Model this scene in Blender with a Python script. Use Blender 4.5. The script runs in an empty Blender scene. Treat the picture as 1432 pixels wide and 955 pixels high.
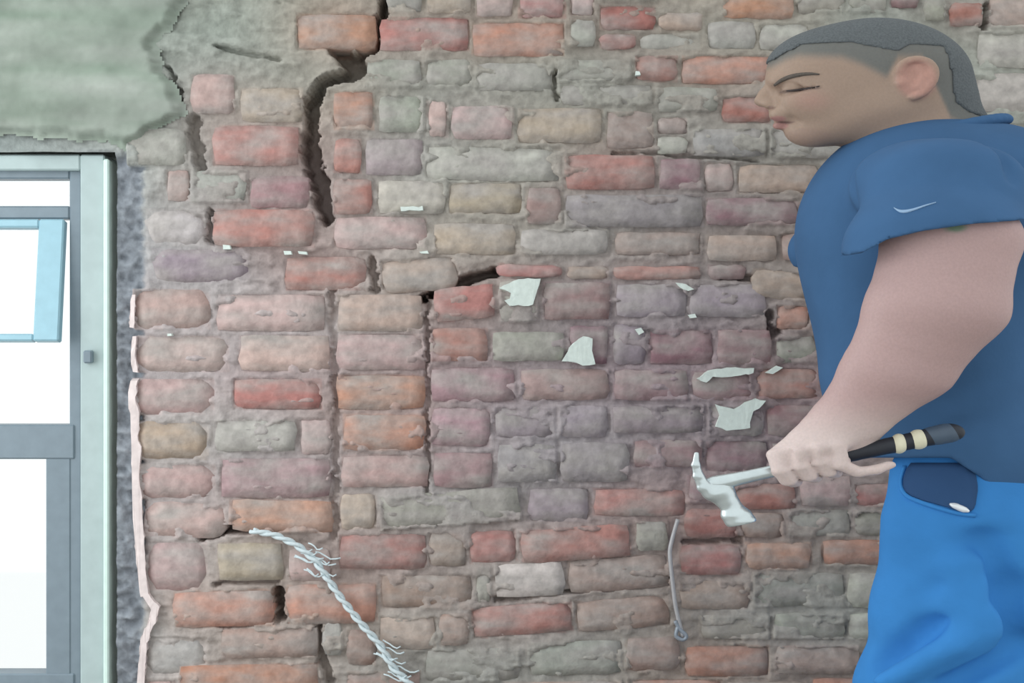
import bpy, bmesh, math, random
import numpy as np
from mathutils import Vector
from mathutils.bvhtree import BVHTree

# ---------------------------------------------------------------- camera, world, light, exposure
scene = bpy.context.scene
col = scene.collection
FPX, CAMD, CZ = 2100.0, 3.0, 1.17            # focal length in pixels, camera to wall distance, eye height
cd = bpy.data.cameras.new('camera'); cam = bpy.data.objects.new('camera', cd); col.objects.link(cam)
cd.sensor_fit = 'HORIZONTAL'; cd.sensor_width = 36.0; cd.lens = 36.0 * FPX / 1432.0
cam.location = (0, -CAMD, CZ); cam.rotation_euler = (math.pi / 2, 0, 0)
scene.camera = cam
w = bpy.data.worlds.new('overcast_sky'); scene.world = w; w.use_nodes = True
bgn = w.node_tree.nodes['Background']; bgn.inputs[0].default_value = (0.955, 1.0, 1.0, 1); bgn.inputs[1].default_value = 1.14
ld = bpy.data.lights.new('added_side_fill', 'AREA'); ld.shape = 'RECTANGLE'; ld.size = 1.4; ld.size_y = 2.0; ld.energy = 30; ld.color = (0.93, 0.98, 1.0)  # added area fill out of view, brightens the left of the wall
lo = bpy.data.objects.new('added_side_fill', ld); col.objects.link(lo); lo.location = (-2.1, -1.15, 1.45)
lo.rotation_euler = (Vector((-0.4, 0, 1.0)) - Vector(lo.location)).to_track_quat('-Z', 'Y').to_euler()
vs = scene.view_settings
vs.view_transform = 'Standard'; vs.look = 'None'; vs.exposure = -0.08; vs.gamma = 1.0; vs.use_curve_mapping = False

# ---------------------------------------------------------------- helpers
random.seed(4)
RS = np.random.RandomState(11)
def lin(c, k=1.0):
    out = []
    for v in c[:3]:
        v /= 255.0
        out.append(min(1, k * (v / 12.92 if v < .04045 else ((v + .055) / 1.055) ** 2.4)))
    return (*out, 1.0)
def linA(c):
    c = np.asarray(c, float) / 255.0
    return np.where(c < .04045, c / 12.92, ((c + .055) / 1.055) ** 2.4)
def at(u, v, y):                       # photograph pixel at depth plane y -> world point
    D = CAMD + y
    return Vector(((u - 716.0) * D / FPX, y, CZ - (v - 477.5) * D / FPX))
def vnoise(x, y, seed=0):
    x = np.asarray(x, float); y = np.asarray(y, float)
    xi = np.floor(x).astype(np.int64); yi = np.floor(y).astype(np.int64)
    fx = x - xi; fy = y - yi
    fx = fx * fx * (3 - 2 * fx); fy = fy * fy * (3 - 2 * fy)
    def h(a, b):
        n = (a * 374761393 + b * 668265263 + seed * 2147483647 + 12345) & 0xffffffff
        n = ((n ^ (n >> 13)) * 1274126177) & 0xffffffff
        return ((n ^ (n >> 16)) & 0xffff) / 65535.0
    return (h(xi, yi) * (1 - fx) + h(xi + 1, yi) * fx) * (1 - fy) + (h(xi, yi + 1) * (1 - fx) + h(xi + 1, yi + 1) * fx) * fy
def fbm(x, y, seed=0, o=4):
    s = 0; a = .5; t = 0
    for i in range(o):
        s = s + a * vnoise(x * 2 ** i, y * 2 ** i, seed + i * 17); t += a; a *= .55
    return s / t
def sstep(a, b, x):
    t = np.clip((x - a) / (b - a), 0, 1); return t * t * (3 - 2 * t)
def mesh_np(name, V, F, smooth=True):
    V = np.asarray(V, np.float32); F = np.asarray(F, np.int32)
    me = bpy.data.meshes.new(name)
    n = F.shape[1]
    me.vertices.add(len(V)); me.vertices.foreach_set('co', V.ravel())
    me.loops.add(F.size); me.loops.foreach_set('vertex_index', F.ravel())
    me.polygons.add(len(F)); me.polygons.foreach_set('loop_start', np.arange(0, F.size, n, dtype=np.int32))
    me.update(calc_edges=True); me.validate()
    if smooth: me.polygons.foreach_set('use_smooth', np.ones(len(me.polygons), bool))
    return me
def set_col(me, C):
    a = me.color_attributes.new('Col', 'FLOAT_COLOR', 'POINT')
    C4 = np.ones((len(me.vertices), 4), np.float32); C4[:, :3] = C
    a.data.foreach_set('color', C4.ravel())
def link(name, me, mat=None, parent=None, loc=None):
    o = bpy.data.objects.new(name, me); col.objects.link(o)
    if mat is not None: me.materials.append(mat)
    if parent is not None: o.parent = parent
    if loc is not None: o.location = loc
    return o
def empty(name, loc=(0, 0, 0)):
    o = bpy.data.objects.new(name, None); col.objects.link(o); o.location = loc; o.empty_display_size = .1
    return o
def tag(o, label=None, cat=None, group=None, kind=None):
    for k, v in (('label', label), ('category', cat), ('group', group), ('kind', kind)):
        if v: o[k] = v
    return o
def parent_keep(ch, pa):               # all meshes here are in world coordinates, parents carry only a location
    ch.parent = pa
    M = pa.location.copy(); p = pa.parent
    while p: M += p.location; p = p.parent
    ch.location = Vector(ch.location) - M

def mat_new(name):
    m = bpy.data.materials.new(name); m.use_nodes = True
    nt = m.node_tree; b = nt.nodes['Principled BSDF']
    return m, nt, b
def node(nt, t, **kw):
    n = nt.nodes.new(t)
    for k, v in kw.items(): setattr(n, k, v)
    return n
def noise_bump(nt, b, scale, strength, dist=.004, coord='Object', detail=6):
    tc = node(nt, 'ShaderNodeTexCoord'); nz = node(nt, 'ShaderNodeTexNoise'); nz.inputs['Scale'].default_value = scale; nz.inputs['Detail'].default_value = detail
    nt.links.new(tc.outputs[coord], nz.inputs['Vector'])
    bp = node(nt, 'ShaderNodeBump'); bp.inputs['Strength'].default_value = strength; bp.inputs['Distance'].default_value = dist
    nt.links.new(nz.outputs['Fac'], bp.inputs['Height']); nt.links.new(bp.outputs['Normal'], b.inputs['Normal'])
    return tc, nz
def mix_mul(nt, a_sock, fac_sock, lo_, hi_, out_sock):     # colour * map(noise)
    mr = node(nt, 'ShaderNodeMapRange'); mr.inputs['From Min'].default_value = .3; mr.inputs['From Max'].default_value = .7
    mr.inputs['To Min'].default_value = lo_; mr.inputs['To Max'].default_value = hi_
    nt.links.new(fac_sock, mr.inputs['Value'])
    vm = node(nt, 'ShaderNodeVectorMath', operation='SCALE')
    nt.links.new(a_sock, vm.inputs[0]); nt.links.new(mr.outputs['Result'], vm.inputs['Scale'])
    nt.links.new(vm.outputs['Vector'], out_sock)
def simple(name, c, rough=.6, metal=0.0, bump=0, bscale=60, var=.12, k=1.0):
    m, nt, b = mat_new(name); b.inputs['Roughness'].default_value = rough; b.inputs['Metallic'].default_value = metal
    rgb = node(nt, 'ShaderNodeRGB'); rgb.outputs[0].default_value = lin(c, k)
    tc, nz = noise_bump(nt, b, bscale, bump if bump else .02)
    mix_mul(nt, rgb.outputs[0], nz.outputs['Fac'], 1 - var, 1 + var, b.inputs['Base Color'])
    return m
def attr_mat(name, rough=.9, bump=.4, bscale=45, dist=.006, var=.16):
    m, nt, b = mat_new(name); b.inputs['Roughness'].default_value = rough
    at_ = node(nt, 'ShaderNodeVertexColor'); at_.layer_name = 'Col'
    tc, nz = noise_bump(nt, b, bscale, bump, dist)
    mix_mul(nt, at_.outputs['Color'], nz.outputs['Fac'], 1 - var, 1 + var, b.inputs['Base Color'])
    b.inputs['Specular IOR Level'].default_value = .25
    return m
# brick: fired clay of the brick's own colour with grey mortar dust left in patches and streaks
def brick_material():
    m, nt, b = mat_new('fired_clay_brick'); b.inputs['Roughness'].default_value = .92; b.inputs['Specular IOR Level'].default_value = .2
    oi = node(nt, 'ShaderNodeObjectInfo'); tc = node(nt, 'ShaderNodeTexCoord')
    geo = node(nt, 'ShaderNodeNewGeometry')
    mp = node(nt, 'ShaderNodeMapping'); mp.inputs['Scale'].default_value = (9, 9, 26)
    nt.links.new(geo.outputs['Position'], mp.inputs['Vector'])
    n1 = node(nt, 'ShaderNodeTexNoise'); n1.inputs['Scale'].default_value = 1.0; n1.inputs['Detail'].default_value = 5; nt.links.new(mp.outputs[0], n1.inputs['Vector'])
    n2 = node(nt, 'ShaderNodeTexNoise'); n2.inputs['Scale'].default_value = 55; n2.inputs['Detail'].default_value = 5; nt.links.new(geo.outputs['Position'], n2.inputs['Vector'])
    rp = node(nt, 'ShaderNodeMapRange'); rp.inputs['From Min'].default_value = .36; rp.inputs['From Max'].default_value = .68; rp.inputs['To Max'].default_value = .85
    nt.links.new(n1.outputs['Fac'], rp.inputs['Value'])
    mx = node(nt, 'ShaderNodeMix', data_type='RGBA'); nt.links.new(rp.outputs['Result'], mx.inputs['Factor'])
    nt.links.new(oi.outputs['Color'], mx.inputs['A']); mx.inputs['B'].default_value = lin((166, 160, 156))
    mix_mul(nt, mx.outputs['Result'], n2.outputs['Fac'], .82, 1.16, b.inputs['Base Color'])
    bp = node(nt, 'ShaderNodeBump'); bp.inputs['Strength'].default_value = .5; bp.inputs['Distance'].default_value = .006
    nt.links.new(n2.outputs['Fac'], bp.inputs['Height']); nt.links.new(bp.outputs['Normal'], b.inputs['Normal'])
    return m
M_BRICK = brick_material()
M_MORTAR = attr_mat('grey_mortar', .95, .55, 60, .008, .16)
M_PLASTER = attr_mat('cement_plaster', .9, .3, 25, .006, .08)
M_FLAKE = simple('white_plaster_flake', (214, 224, 218), .85, bump=.3, bscale=90, var=.06)
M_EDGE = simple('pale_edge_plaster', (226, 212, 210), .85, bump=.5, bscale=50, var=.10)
M_FRAME = simple('weathered_white_paint', (172, 188, 188), .55, bump=.15, bscale=30, var=.06)
M_STEEL = simple('grey_painted_steel', (122, 136, 146), .45, bump=.08, bscale=40, var=.06)
M_SASH = simple('pale_blue_paint', (150, 188, 202), .4, bump=.08, bscale=40, var=.05)
M_FLOOR = simple('dusty_concrete', (172, 168, 162), .9, bump=.4, bscale=18, var=.12)

# ---------------------------------------------------------------- bricks seen in the photograph (u0, u1, v0, v1, clay, tilt)
CLAY = dict(O=(182, 138, 120), R=(170, 122, 115), P=(186, 162, 158), T=(182, 164, 150), G=(160, 158, 151), L=(180, 177, 168),
            V=(148, 118, 123), U=(157, 147, 151), N=(162, 140, 131), W=(204, 198, 190), K=(190, 182, 180), H=(166, 138, 140))
BR = '''
415 528 20 70 O 0;530 657 24 72 R 0;660 790 32 80 O 0;797 834 28 66 G 0;838 917 9 43 R 0;838 890 48 70 R 0;895 980 48 72 G 0
540 592 -30 18 G 0;597 660 -28 20 T 0;665 720 -28 24 P 0;725 791 -22 26 R 0;797 832 -22 22 P 0;838 918 -40 3 G 0
921 984 18 44 T 0;988 1057 30 69 L 0;1010 1110 -14 27 O 1;1061 1130 34 70 L 0;1114 1180 -14 20 G 0;1185 1240 -14 20 G 0;1245 1286 -28 12 V 0;1290 1322 -20 30 G 0;1326 1374 4 38 R 0;1382 1470 -6 40 P 0
512 590 83 122 G 0;595 660 83 122 G 0;665 773 88 128 G 0;779 884 84 114 G 0;888 947 78 114 R 0;952 1077 78 118 O 0;1082 1200 76 116 N 0;1365 1480 46 96 L 0
268 330 104 160 P 0;336 426 124 172 T 0;466 523 128 183 O 0;529 594 134 186 G 0;598 627 142 192 P 0;631 718 148 196 P 0;723 843 151 201 T 0;783 912 118 148 G 0;917 1004 122 158 G 0;1009 1079 136 172 R 0;1084 1200 122 172 N 0;1360 1480 102 158 L 0
848 914 156 208 N 0;918 962 164 188 P 0;918 962 191 216 L 0;968 1070 180 220 G 0;1076 1180 178 222 G 0
178 262 180 232 G 0;297 420 176 233 R 0;466 506 194 243 R 0;510 592 194 246 U 0;597 785 206 254 L 1;790 917 216 266 R 0;921 981 222 266 V 0;985 1026 228 268 P 0;1031 1145 230 270 T 0;1150 1260 230 270 N 0
232 266 238 282 P 0;270 346 238 284 G 0;349 434 246 292 H 0;466 522 250 300 R 0;527 624 252 300 L 0;628 730 256 300 T 0;735 786 262 314 N 0;790 983 272 318 U 0;987 1116 277 316 V 0;1121 1260 277 318 N 0
203 290 291 344 K 0;298 440 293 346 R 0;468 597 303 349 P 0;606 722 312 357 T 0;727 851 320 357 L 0;860 980 324 358 N 0;988 1086 328 366 T 0;1091 1200 326 366 N 0
212 350 348 396 U 0;398 512 359 406 R 0;534 640 362 408 T -4;694 786 370 388 R 2;792 852 372 391 N 0;857 980 372 392 R 0;1050 1131 379 419 T 6;990 1044 370 392 V 0
186 296 404 461 P 0;303 455 412 464 P 0;472 592 412 464 T 0;606 692 400 448 R -6;697 754 392 450 G 0;759 854 394 448 V 0;859 960 397 444 U 0;964 1072 397 444 U 0;1085 1132 428 461 O 0;1138 1240 422 462 N 0
190 320 469 521 P 0;334 464 468 520 P 0;470 596 467 518 P 0;601 682 458 506 R 0;687 790 463 506 G 0;795 852 455 510 V 0;857 903 452 510 U 0;907 997 462 510 V 0;1002 1080 460 510 V 0;1085 1142 470 508 G 0;1147 1240 468 510 N 0
184 300 529 580 P 0;326 450 529 573 R 0;470 596 524 573 O 0;601 722 514 562 H 0;727 852 515 560 H 0;857 962 516 560 V 0;967 1052 518 560 V 0;1057 1146 516 558 R 0;1150 1240 516 560 V 0
188 292 588 642 T 0;300 416 587 632 L 0;420 464 586 636 P 0;481 596 579 630 O 0;602 686 570 624 H 0;691 776 568 612 U 0;781 850 566 612 U 0;855 984 566 606 U 0;989 1066 566 610 U 0;1071 1150 566 610 V 0
194 302 649 697 P 0;308 464 640 696 H 0;478 600 636 682 P 0;606 690 632 682 H 0;695 778 620 674 U 0;783 880 618 674 U 0;885 982 614 654 V 0;987 1074 616 660 V 0;1079 1160 618 660 V 0
202 318 702 752 P 3;322 466 698 744 O 1;474 526 690 740 T -2;531 728 686 734 G -4;738 824 682 730 U 0;829 958 683 722 R 0;962 1022 664 704 V 0;1028 1114 676 712 R 0;1119 1190 664 708 P 0;1195 1290 676 708 R 0
206 290 758 826 P 0;304 398 758 812 T 0;404 464 766 812 P 0;474 596 746 796 R 0;600 652 744 792 N 0;656 722 742 786 R -3;727 882 736 784 R -4;887 934 728 770 G 0;957 1030 710 752 R 0;1036 1096 716 752 N 0;1101 1190 712 750 G 0;1195 1290 714 750 G 0
244 384 825 876 O -2;400 528 816 872 O -1;532 660 804 850 N 0;665 688 792 842 G 0;692 790 786 834 W -3;794 936 778 826 N -4;951 1036 761 804 R 0;1042 1134 758 796 O 0;1149 1250 754 790 O 0
200 290 890 946 K 0;310 446 876 920 N -2;451 480 870 916 L 0;484 526 880 930 N 0;531 609 862 908 T 0;614 656 856 902 N 0;660 800 844 888 R -4;805 936 836 880 N -5;950 1048 811 852 N 0;1053 1180 800 848 G 0;1184 1290 800 850 L 0
250 446 928 980 O -1;484 590 936 985 N 0;595 728 906 952 G -1;738 870 896 944 G -2;874 950 890 938 N -2;957 1076 902 946 O -1;1082 1200 900 942 P 0;980 1076 858 894 G 0;1081 1180 856 894 G 0;1184 1290 856 894 L 0
200 246 952 1000 P 0;595 700 960 1004 P 0;705 870 952 1000 N -1;874 1010 950 996 O 0;1015 1130 952 996 N 0;1135 1240 948 994 O 0
'''
bricks = []
for ln in BR.strip().splitlines():
    for it in ln.split(';'):
        a = it.split(); u0, u1, v0, v1 = map(float, a[:4])
        bricks.append([u0, u1, v0, v1, a[4], math.radians(float(a[5]))])
n_traced = len(bricks)
# the wall goes on behind the man, and beyond the frame, in the same rough bond
def overlaps(u0, u1, v0, v1, pad=3):
    return any(u0 - pad < b[1] and u1 + pad > b[0] and v0 - pad < b[3] and v1 + pad > b[2] for b in bricks[:n_traced])
W_U0, W_U1, W_V0, W_V1 = -420, 1900, -240, 1290
OPEN = (-330, 176, 206, 1030)              # window opening
near_extra = []; far_extra = []
r = 0
v = W_V0 + 6.0
while v < W_V1 - 40:
    h = 45 + random.uniform(-2, 3); u = W_U0 + (40 if r % 2 else 4) + random.uniform(0, 25)
    while u < W_U1 - 60:
        L = random.choice([84, 96, 118, 128, 132, 146])
        inplaster = (u < 270 and u + L > -420 and v < 205 and v > -90)
        inopen = (u < OPEN[1] + 30 and u + L > OPEN[0] - 8 and v + h > OPEN[2] - 30 and v < OPEN[3] + 8)
        infr = (176 < u + L and u < 1180 and v + h > 0 and v < 950)      # in the picture only the traced bricks
        if not (inplaster or inopen or infr or overlaps(u, u + L, v, v + h)):
            c = random.choices('ORPTGLNVU', [4, 4, 3, 3, 5, 3, 4, 1, 2])[0]
            (near_extra if (u + L < 1560 and u > 150 and v > -70 and v < 1010) else far_extra).append([u, u + L, v, v + h, c, math.radians(random.uniform(-.6, .6))])
        u += L + random.uniform(6, 12)
    v += h + 8; r += 1

# ---------------------------------------------------------------- wall: mortar bed as a relief, bricks set in it
def wx(u): return (u - 716.0) * CAMD / FPX
def wz(v): return CZ - (v - 477.5) * CAMD / FPX
allb = bricks + near_extra + far_extra
for b in allb: b.append(.008 + RS.uniform(-.003, .004))       # how far it stands proud
def axis(lo_, hi_, f0, f1, fine, coarse):
    s = [lo_]
    while s[-1] < hi_:
        s.append(s[-1] + (fine if f0 < s[-1] < f1 else coarse))
    return np.array(s)
US = axis(W_U0, W_U1, 150, 1440, 2.6, 8); VS = axis(W_V0, W_V1, -20, 975, 2.6, 8)
UU, VV = np.meshgrid(US, VS)
prot = np.zeros_like(UU); bid = -np.ones(UU.shape, int); edge = np.zeros_like(UU)
bcol = np.zeros(UU.shape + (3,)); bias = np.zeros_like(UU)
for i, b in enumerate(allb):
    u0, u1, v0, v1, c, t, p = b
    iu = np.where((US > u0 - 14) & (US < u1 + 14))[0]; iv = np.where((VS > v0 - 14) & (VS < v1 + 14))[0]
    if len(iu) == 0 or len(iv) == 0: continue
    sl = np.ix_(iv, iu)
    du = UU[sl] - (u0 + u1) / 2; dv = VV[sl] - (v0 + v1) / 2
    a = du * math.cos(t) + dv * math.sin(t); e = -du * math.sin(t) + dv * math.cos(t)
    d = np.minimum((u1 - u0) / 2 - abs(a), (v1 - v0) / 2 - abs(e))
    m = d > 0
    x = prot[sl]; x[m] = p; prot[sl] = x
    x = bid[sl]; x[m] = i; bid[sl] = x
    x = edge[sl]; x[m] = d[m]; edge[sl] = x
    x = bias[sl]; x[m] = {'G': .15, 'L': .07, 'U': .07, 'N': .05, 'V': .04, 'H': .03}.get(c, 0.0); bias[sl] = x
    x = bcol[sl]; x[m] = CLAY[c]; bcol[sl] = x
n1 = fbm(UU / 46, VV / 20, 3, 4); n2 = fbm(UU / 13, VV / 9, 9, 3); n3 = fbm(UU / 90, VV / 60, 21, 3)
inside = bid >= 0
s = n1 + bias + .10 * (1 - sstep(0, 9, edge)) + .12 * (n2 - .5)
smear = sstep(.64, .84, s) * inside
H = np.where(inside, smear * (prot + .0022 + .002 * n2) + (1 - smear) * (prot - .008), -.0015 + .0085 * sstep(.34, .66, n1) + .005 * (n2 - .5))
def polyline_d(pts, U, V):
    dmin = np.full(U.shape, 1e9)
    for (a, b) in zip(pts[:-1], pts[1:]):
        ax, ay = a; bx, by = b; L2 = (bx - ax) ** 2 + (by - ay) ** 2
        t = np.clip(((U - ax) * (bx - ax) + (V - ay) * (by - ay)) / L2, 0, 1)
        dmin = np.minimum(dmin, np.hypot(U - ax - t * (bx - ax), V - ay - t * (by - ay)))
    return dmin
# open cracks and raked-out joints: depth in metres, half width in pixels
for pts, hw, dep in (([(545, -40), (532, 30), (520, 66), (490, 86), (492, 104), (452, 118), (436, 150), (434, 215), (450, 255), (457, 305)], 8, .10),
                     ([(436, 150), (434, 225), (452, 290)], 11, .10), ([(476, 76), (500, 96)], 13, .10),
                     ([(568, 424), (590, 415), (640, 394), (692, 378)], 6, .10), ([(598, 410), (598, 690)], 3, .014), ([(465, 400), (470, 560), (468, 750)], 5, .012),
                     ([(282, 752), (310, 744), (352, 741)], 5, .08), ([(391, 826), (391, 866)], 7, .08), ([(310, 876), (386, 868)], 3, .03), ([(446, 878), (450, 920), (462, 950)], 5, .03),
                     ([(690, 838), (800, 828), (936, 812)], 3, .03), ([(270, 170), (282, 232)], 9, .03), ([(1076, 440), (1078, 470), (1090, 464)], 5, .03), ([(1378, 8), (1376, 40)], 5, .04),
                     ([(955, 756), (1040, 754)], 2.5, .025), ([(776, 105), (777, 135)], 3, .02), ([(294, 296), (294, 338)], 4, .02), ([(520, 362), (524, 404)], 5, .025), ([(1010, 386), (1050, 388)], 4, .02),
                     ([(300, 818), (390, 812)], 3, .025), ([(860, 212), (1060, 224)], 2, .015), ([(230, 36), (215, 30), (245, 8)], 4, .02), ([(236, 96), (252, 140)], 4, .02), ([(306, 66), (330, 72), (390, 82)], 3, .018)):
    d = polyline_d(pts, UU + 16 * (n2 - .5), VV + 14 * (n1 - .5))
    k = 1 - sstep(hw * .6, hw * 1.15 + 1, d)
    H = H * (1 - k) + (-dep) * k
# ragged jamb beside the window: mortar lies deeper than the brick ends
strip = (1 - sstep(192, 206, UU + 10 * (n2 - .5))) * sstep(OPEN[2] - 2, OPEN[2] + 22, VV) * (UU > 100)
strip = strip * (~inside)
H = H * (1 - strip) + strip * (-.022 + .02 * (n2 - .4) + .012 * n1)
Y = -H
# mortar colour by region
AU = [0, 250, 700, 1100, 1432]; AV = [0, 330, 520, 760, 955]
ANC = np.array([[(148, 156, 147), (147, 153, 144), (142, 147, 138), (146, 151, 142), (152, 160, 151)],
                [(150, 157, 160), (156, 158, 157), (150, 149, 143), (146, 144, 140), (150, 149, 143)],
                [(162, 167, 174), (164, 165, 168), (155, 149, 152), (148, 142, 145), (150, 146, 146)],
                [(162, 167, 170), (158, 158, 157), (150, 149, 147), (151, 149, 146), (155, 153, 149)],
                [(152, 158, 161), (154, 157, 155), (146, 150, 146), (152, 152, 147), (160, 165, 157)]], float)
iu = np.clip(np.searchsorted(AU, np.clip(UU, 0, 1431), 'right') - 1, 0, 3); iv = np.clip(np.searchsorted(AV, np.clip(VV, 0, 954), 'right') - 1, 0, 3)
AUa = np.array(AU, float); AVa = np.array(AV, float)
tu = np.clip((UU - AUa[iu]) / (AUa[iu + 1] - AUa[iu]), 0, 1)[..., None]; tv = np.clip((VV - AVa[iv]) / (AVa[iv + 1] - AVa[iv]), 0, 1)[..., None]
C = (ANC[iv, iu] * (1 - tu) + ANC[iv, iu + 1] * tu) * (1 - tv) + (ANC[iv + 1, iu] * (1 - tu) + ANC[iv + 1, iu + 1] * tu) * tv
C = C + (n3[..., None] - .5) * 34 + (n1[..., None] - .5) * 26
# brick dust rubbed into the joints: the clay colour of the bricks around, spread over about one brick
wgt = inside.astype(float); acc = bcol * wgt[..., None]
for ax_, n_ in ((0, 14), (1, 22), (0, 14), (1, 22)):
    def boxblur(A):
        c_ = np.cumsum(np.concatenate([np.repeat(np.take(A, [0], ax_), n_, ax_), A, np.repeat(np.take(A, [-1], ax_), n_, ax_)], ax_), ax_)
        L_ = A.shape[ax_]; hi = np.take(c_, np.arange(2 * n_, 2 * n_ + L_), ax_); lo2 = np.take(c_, np.arange(0, L_), ax_); return (hi - lo2) / (2 * n_)
    wgt = boxblur(wgt); acc = boxblur(acc)
dust = acc / np.maximum(wgt, .02)[..., None]; dk = (.42 * np.clip(wgt * 2, 0, 1))[..., None]
C = C * (1 - dk) + dust * dk
mixb = (inside * .30 * sstep(.3, .7, n2))[..., None]
C = C * (1 - mixb) + bcol * mixb
st = strip[..., None]; C = C * (1 - st) + np.array((128, 133, 140)) * st + st * (n2[..., None] - .5) * 50
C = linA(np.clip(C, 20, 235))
# faces, without the window opening
nu, nv = len(US), len(VS)
idx = np.arange(nu * nv).reshape(nv, nu)
cu = (US[:-1] + US[1:]) / 2; cv = (VS[:-1] + VS[1:]) / 2
CU, CV = np.meshgrid(cu, cv)
keep = ~((CU > OPEN[0]) & (CU < OPEN[1] - 14) & (CV > OPEN[2] + 8) & (CV < OPEN[3]))
F = np.stack([idx[:-1, :-1], idx[1:, :-1], idx[1:, 1:], idx[:-1, 1:]], -1)[keep]
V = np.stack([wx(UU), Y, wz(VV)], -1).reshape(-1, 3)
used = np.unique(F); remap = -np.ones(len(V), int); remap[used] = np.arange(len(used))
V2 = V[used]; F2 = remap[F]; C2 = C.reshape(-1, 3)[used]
# solid core behind the relief
def box_vf(x0, x1, y0, y1, z0, z1):
    v_ = [(x, y, z) for x in (x0, x1) for y in (y0, y1) for z in (z0, z1)]
    f_ = [(0, 1, 3, 2), (4, 6, 7, 5), (0, 4, 5, 1), (2, 3, 7, 6), (0, 2, 6, 4), (1, 5, 7, 3)]
    return np.array(v_), np.array(f_)
ox0, ox1, oz1, oz0 = wx(OPEN[0]), wx(OPEN[1] - 8), wz(OPEN[2] + 4), wz(OPEN[3])
X0, X1, Z0, Z1 = wx(W_U0), wx(W_U1), 0.0, wz(W_V0)
for bb in ((ox1, X1, Z0, Z1), (X0, ox0, Z0, Z1), (ox0, ox1, oz1, Z1), (ox0, ox1, Z0, oz0)):
    bv, bf = box_vf(bb[0], bb[1], .115, .24, bb[2], bb[3])
    F2 = np.vstack([F2, bf + len(V2)]); V2 = np.vstack([V2, bv]); C2 = np.vstack([C2, np.tile(linA((120, 122, 118)), (8, 1))])
V2[:, 2] = np.maximum(V2[:, 2], 0.0)
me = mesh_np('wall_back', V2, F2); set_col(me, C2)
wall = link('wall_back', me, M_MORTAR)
tag(wall, 'old wall of red and grey bricks in crumbling mortar behind the man', 'wall', kind='structure')
wall.color = (1, 1, 1, 1)

def brick_vf(wd, ht, p, seed, worn=1.0):
    rs = np.random.RandomState(seed)
    nx, nz = 6, 3
    xs = np.linspace(-wd / 2, wd / 2, nx + 1); zs = np.linspace(-ht / 2, ht / 2, nz + 1)
    vs_ = []; ids = {}
    for j in range(nz + 1):
        for i in range(nx + 1):
            x, z = xs[i], zs[j]; e = i in (0, nx) or j in (0, nz); cn = i in (0, nx) and j in (0, nz)
            y = -p + rs.uniform(-.0016, .0016)
            if e:
                y += .0026 * worn + rs.uniform(0, .0015); x -= math.copysign(rs.uniform(0, .004), x) * (i in (0, nx)) ; z -= math.copysign(rs.uniform(0, .003), z) * (j in (0, nz))
                x += rs.uniform(-.002, .002)
            if cn: x *= 1 - .006 * worn / wd; z *= 1 - .005 * worn / ht; y += .002
            ids[i, j] = len(vs_); vs_.append((x, y, z))
    fs = [(ids[i, j], ids[i + 1, j], ids[i + 1, j + 1], ids[i, j + 1]) for i in range(nx) for j in range(nz)]
    per = [(i, 0) for i in range(nx)] + [(nx, j) for j in range(nz)] + [(i, nz) for i in range(nx, 0, -1)] + [(0, j) for j in range(nz, 0, -1)]
    base = len(vs_)
    for (i, j) in per: x, y, z = vs_[ids[i, j]]; vs_.append((x, .08, z))
    n = len(per)
    for k in range(n):
        fs.append((ids[per[k]], base + k, base + (k + 1) % n, ids[per[(k + 1) % n]]))
    return vs_, fs
def brick_colour(c):
    k = np.array(CLAY[c], float) + RS.uniform(-3, 3, 3) + RS.uniform(-9, 9)
    return tuple(linA(np.clip(k, 20, 240))) + (1.0,)
for i, b in enumerate(bricks + near_extra):
    u0, u1, v0, v1, c, t, p = b
    worn = 2.6 if u0 < 215 and v0 > 250 else 1.0
    if c == 'K': worn = 3.5
    vs_, fs = brick_vf((u1 - u0) * CAMD / FPX, (v1 - v0) * CAMD / FPX, p, i, worn)
    o = link('brick', mesh_np('brick', vs_, fs), M_BRICK, wall, (wx((u0 + u1) / 2), 0, wz((v0 + v1) / 2)))
    o.rotation_euler = (0, t, 0); o.color = brick_colour(c)
vs_all, fs_all, n0 = [], [], 0
for i, b in enumerate(far_extra):
    u0, u1, v0, v1, c, t, p = b
    vs_, fs = brick_vf((u1 - u0) * CAMD / FPX, (v1 - v0) * CAMD / FPX, p, 900 + i)
    vs_ = np.array(vs_) + (wx((u0 + u1) / 2), 0, wz((v0 + v1) / 2)); vs_[:, 2] = np.maximum(vs_[:, 2], 0)
    vs_all.append(vs_); fs_all.append(np.array(fs) + n0); n0 += len(vs_)
me = mesh_np('brick_field', np.vstack(vs_all), np.vstack(fs_all)); set_col(me, np.vstack([np.tile(np.array(brick_colour(b[4])[:3]), (len(v_), 1)) for b, v_ in zip(far_extra, vs_all)]))
o = link('brick_field', me, attr_mat('far_brick_clay', .92, .5, 55, .006, .18), wall); o['kind'] = 'stuff'

# smooth cement plaster left over the window head
pu = np.arange(-420, 330, 3.0); pv = np.arange(-235, 240, 3.0); PU, PV = np.meshgrid(pu, pv)
q1 = fbm(PU / 60, PV / 40, 5, 4); q2 = fbm(PU / 14, PV / 10, 8, 3)
bu = np.interp(PV, [-240, 0, 60, 100, 140, 160, 200, 240], [300, 268, 215, 226, 252, 262, 180, 150]) + 34 * (q1 - .5) + 10 * (q2 - .5)
bvv = np.interp(PU, [-420, 0, 60, 150, 180, 280], [186, 186, 194, 198, 210, 214]) + 10 * (q2 - .5)
din = np.minimum(bu - PU, bvv - PV)
PYv = -(.020 * sstep(0, 16, din) + .008 * (q1 - .5) + .0025 * (q2 - .5) + .006)
PC = np.array((143, 152, 142)) + (q1[..., None] - .5) * 40 + (fbm(PU / 150, PV / 25, 30, 3)[..., None] - .5) * np.array((34, 22, 30))
PC = linA(np.clip(PC, 20, 235))
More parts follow.
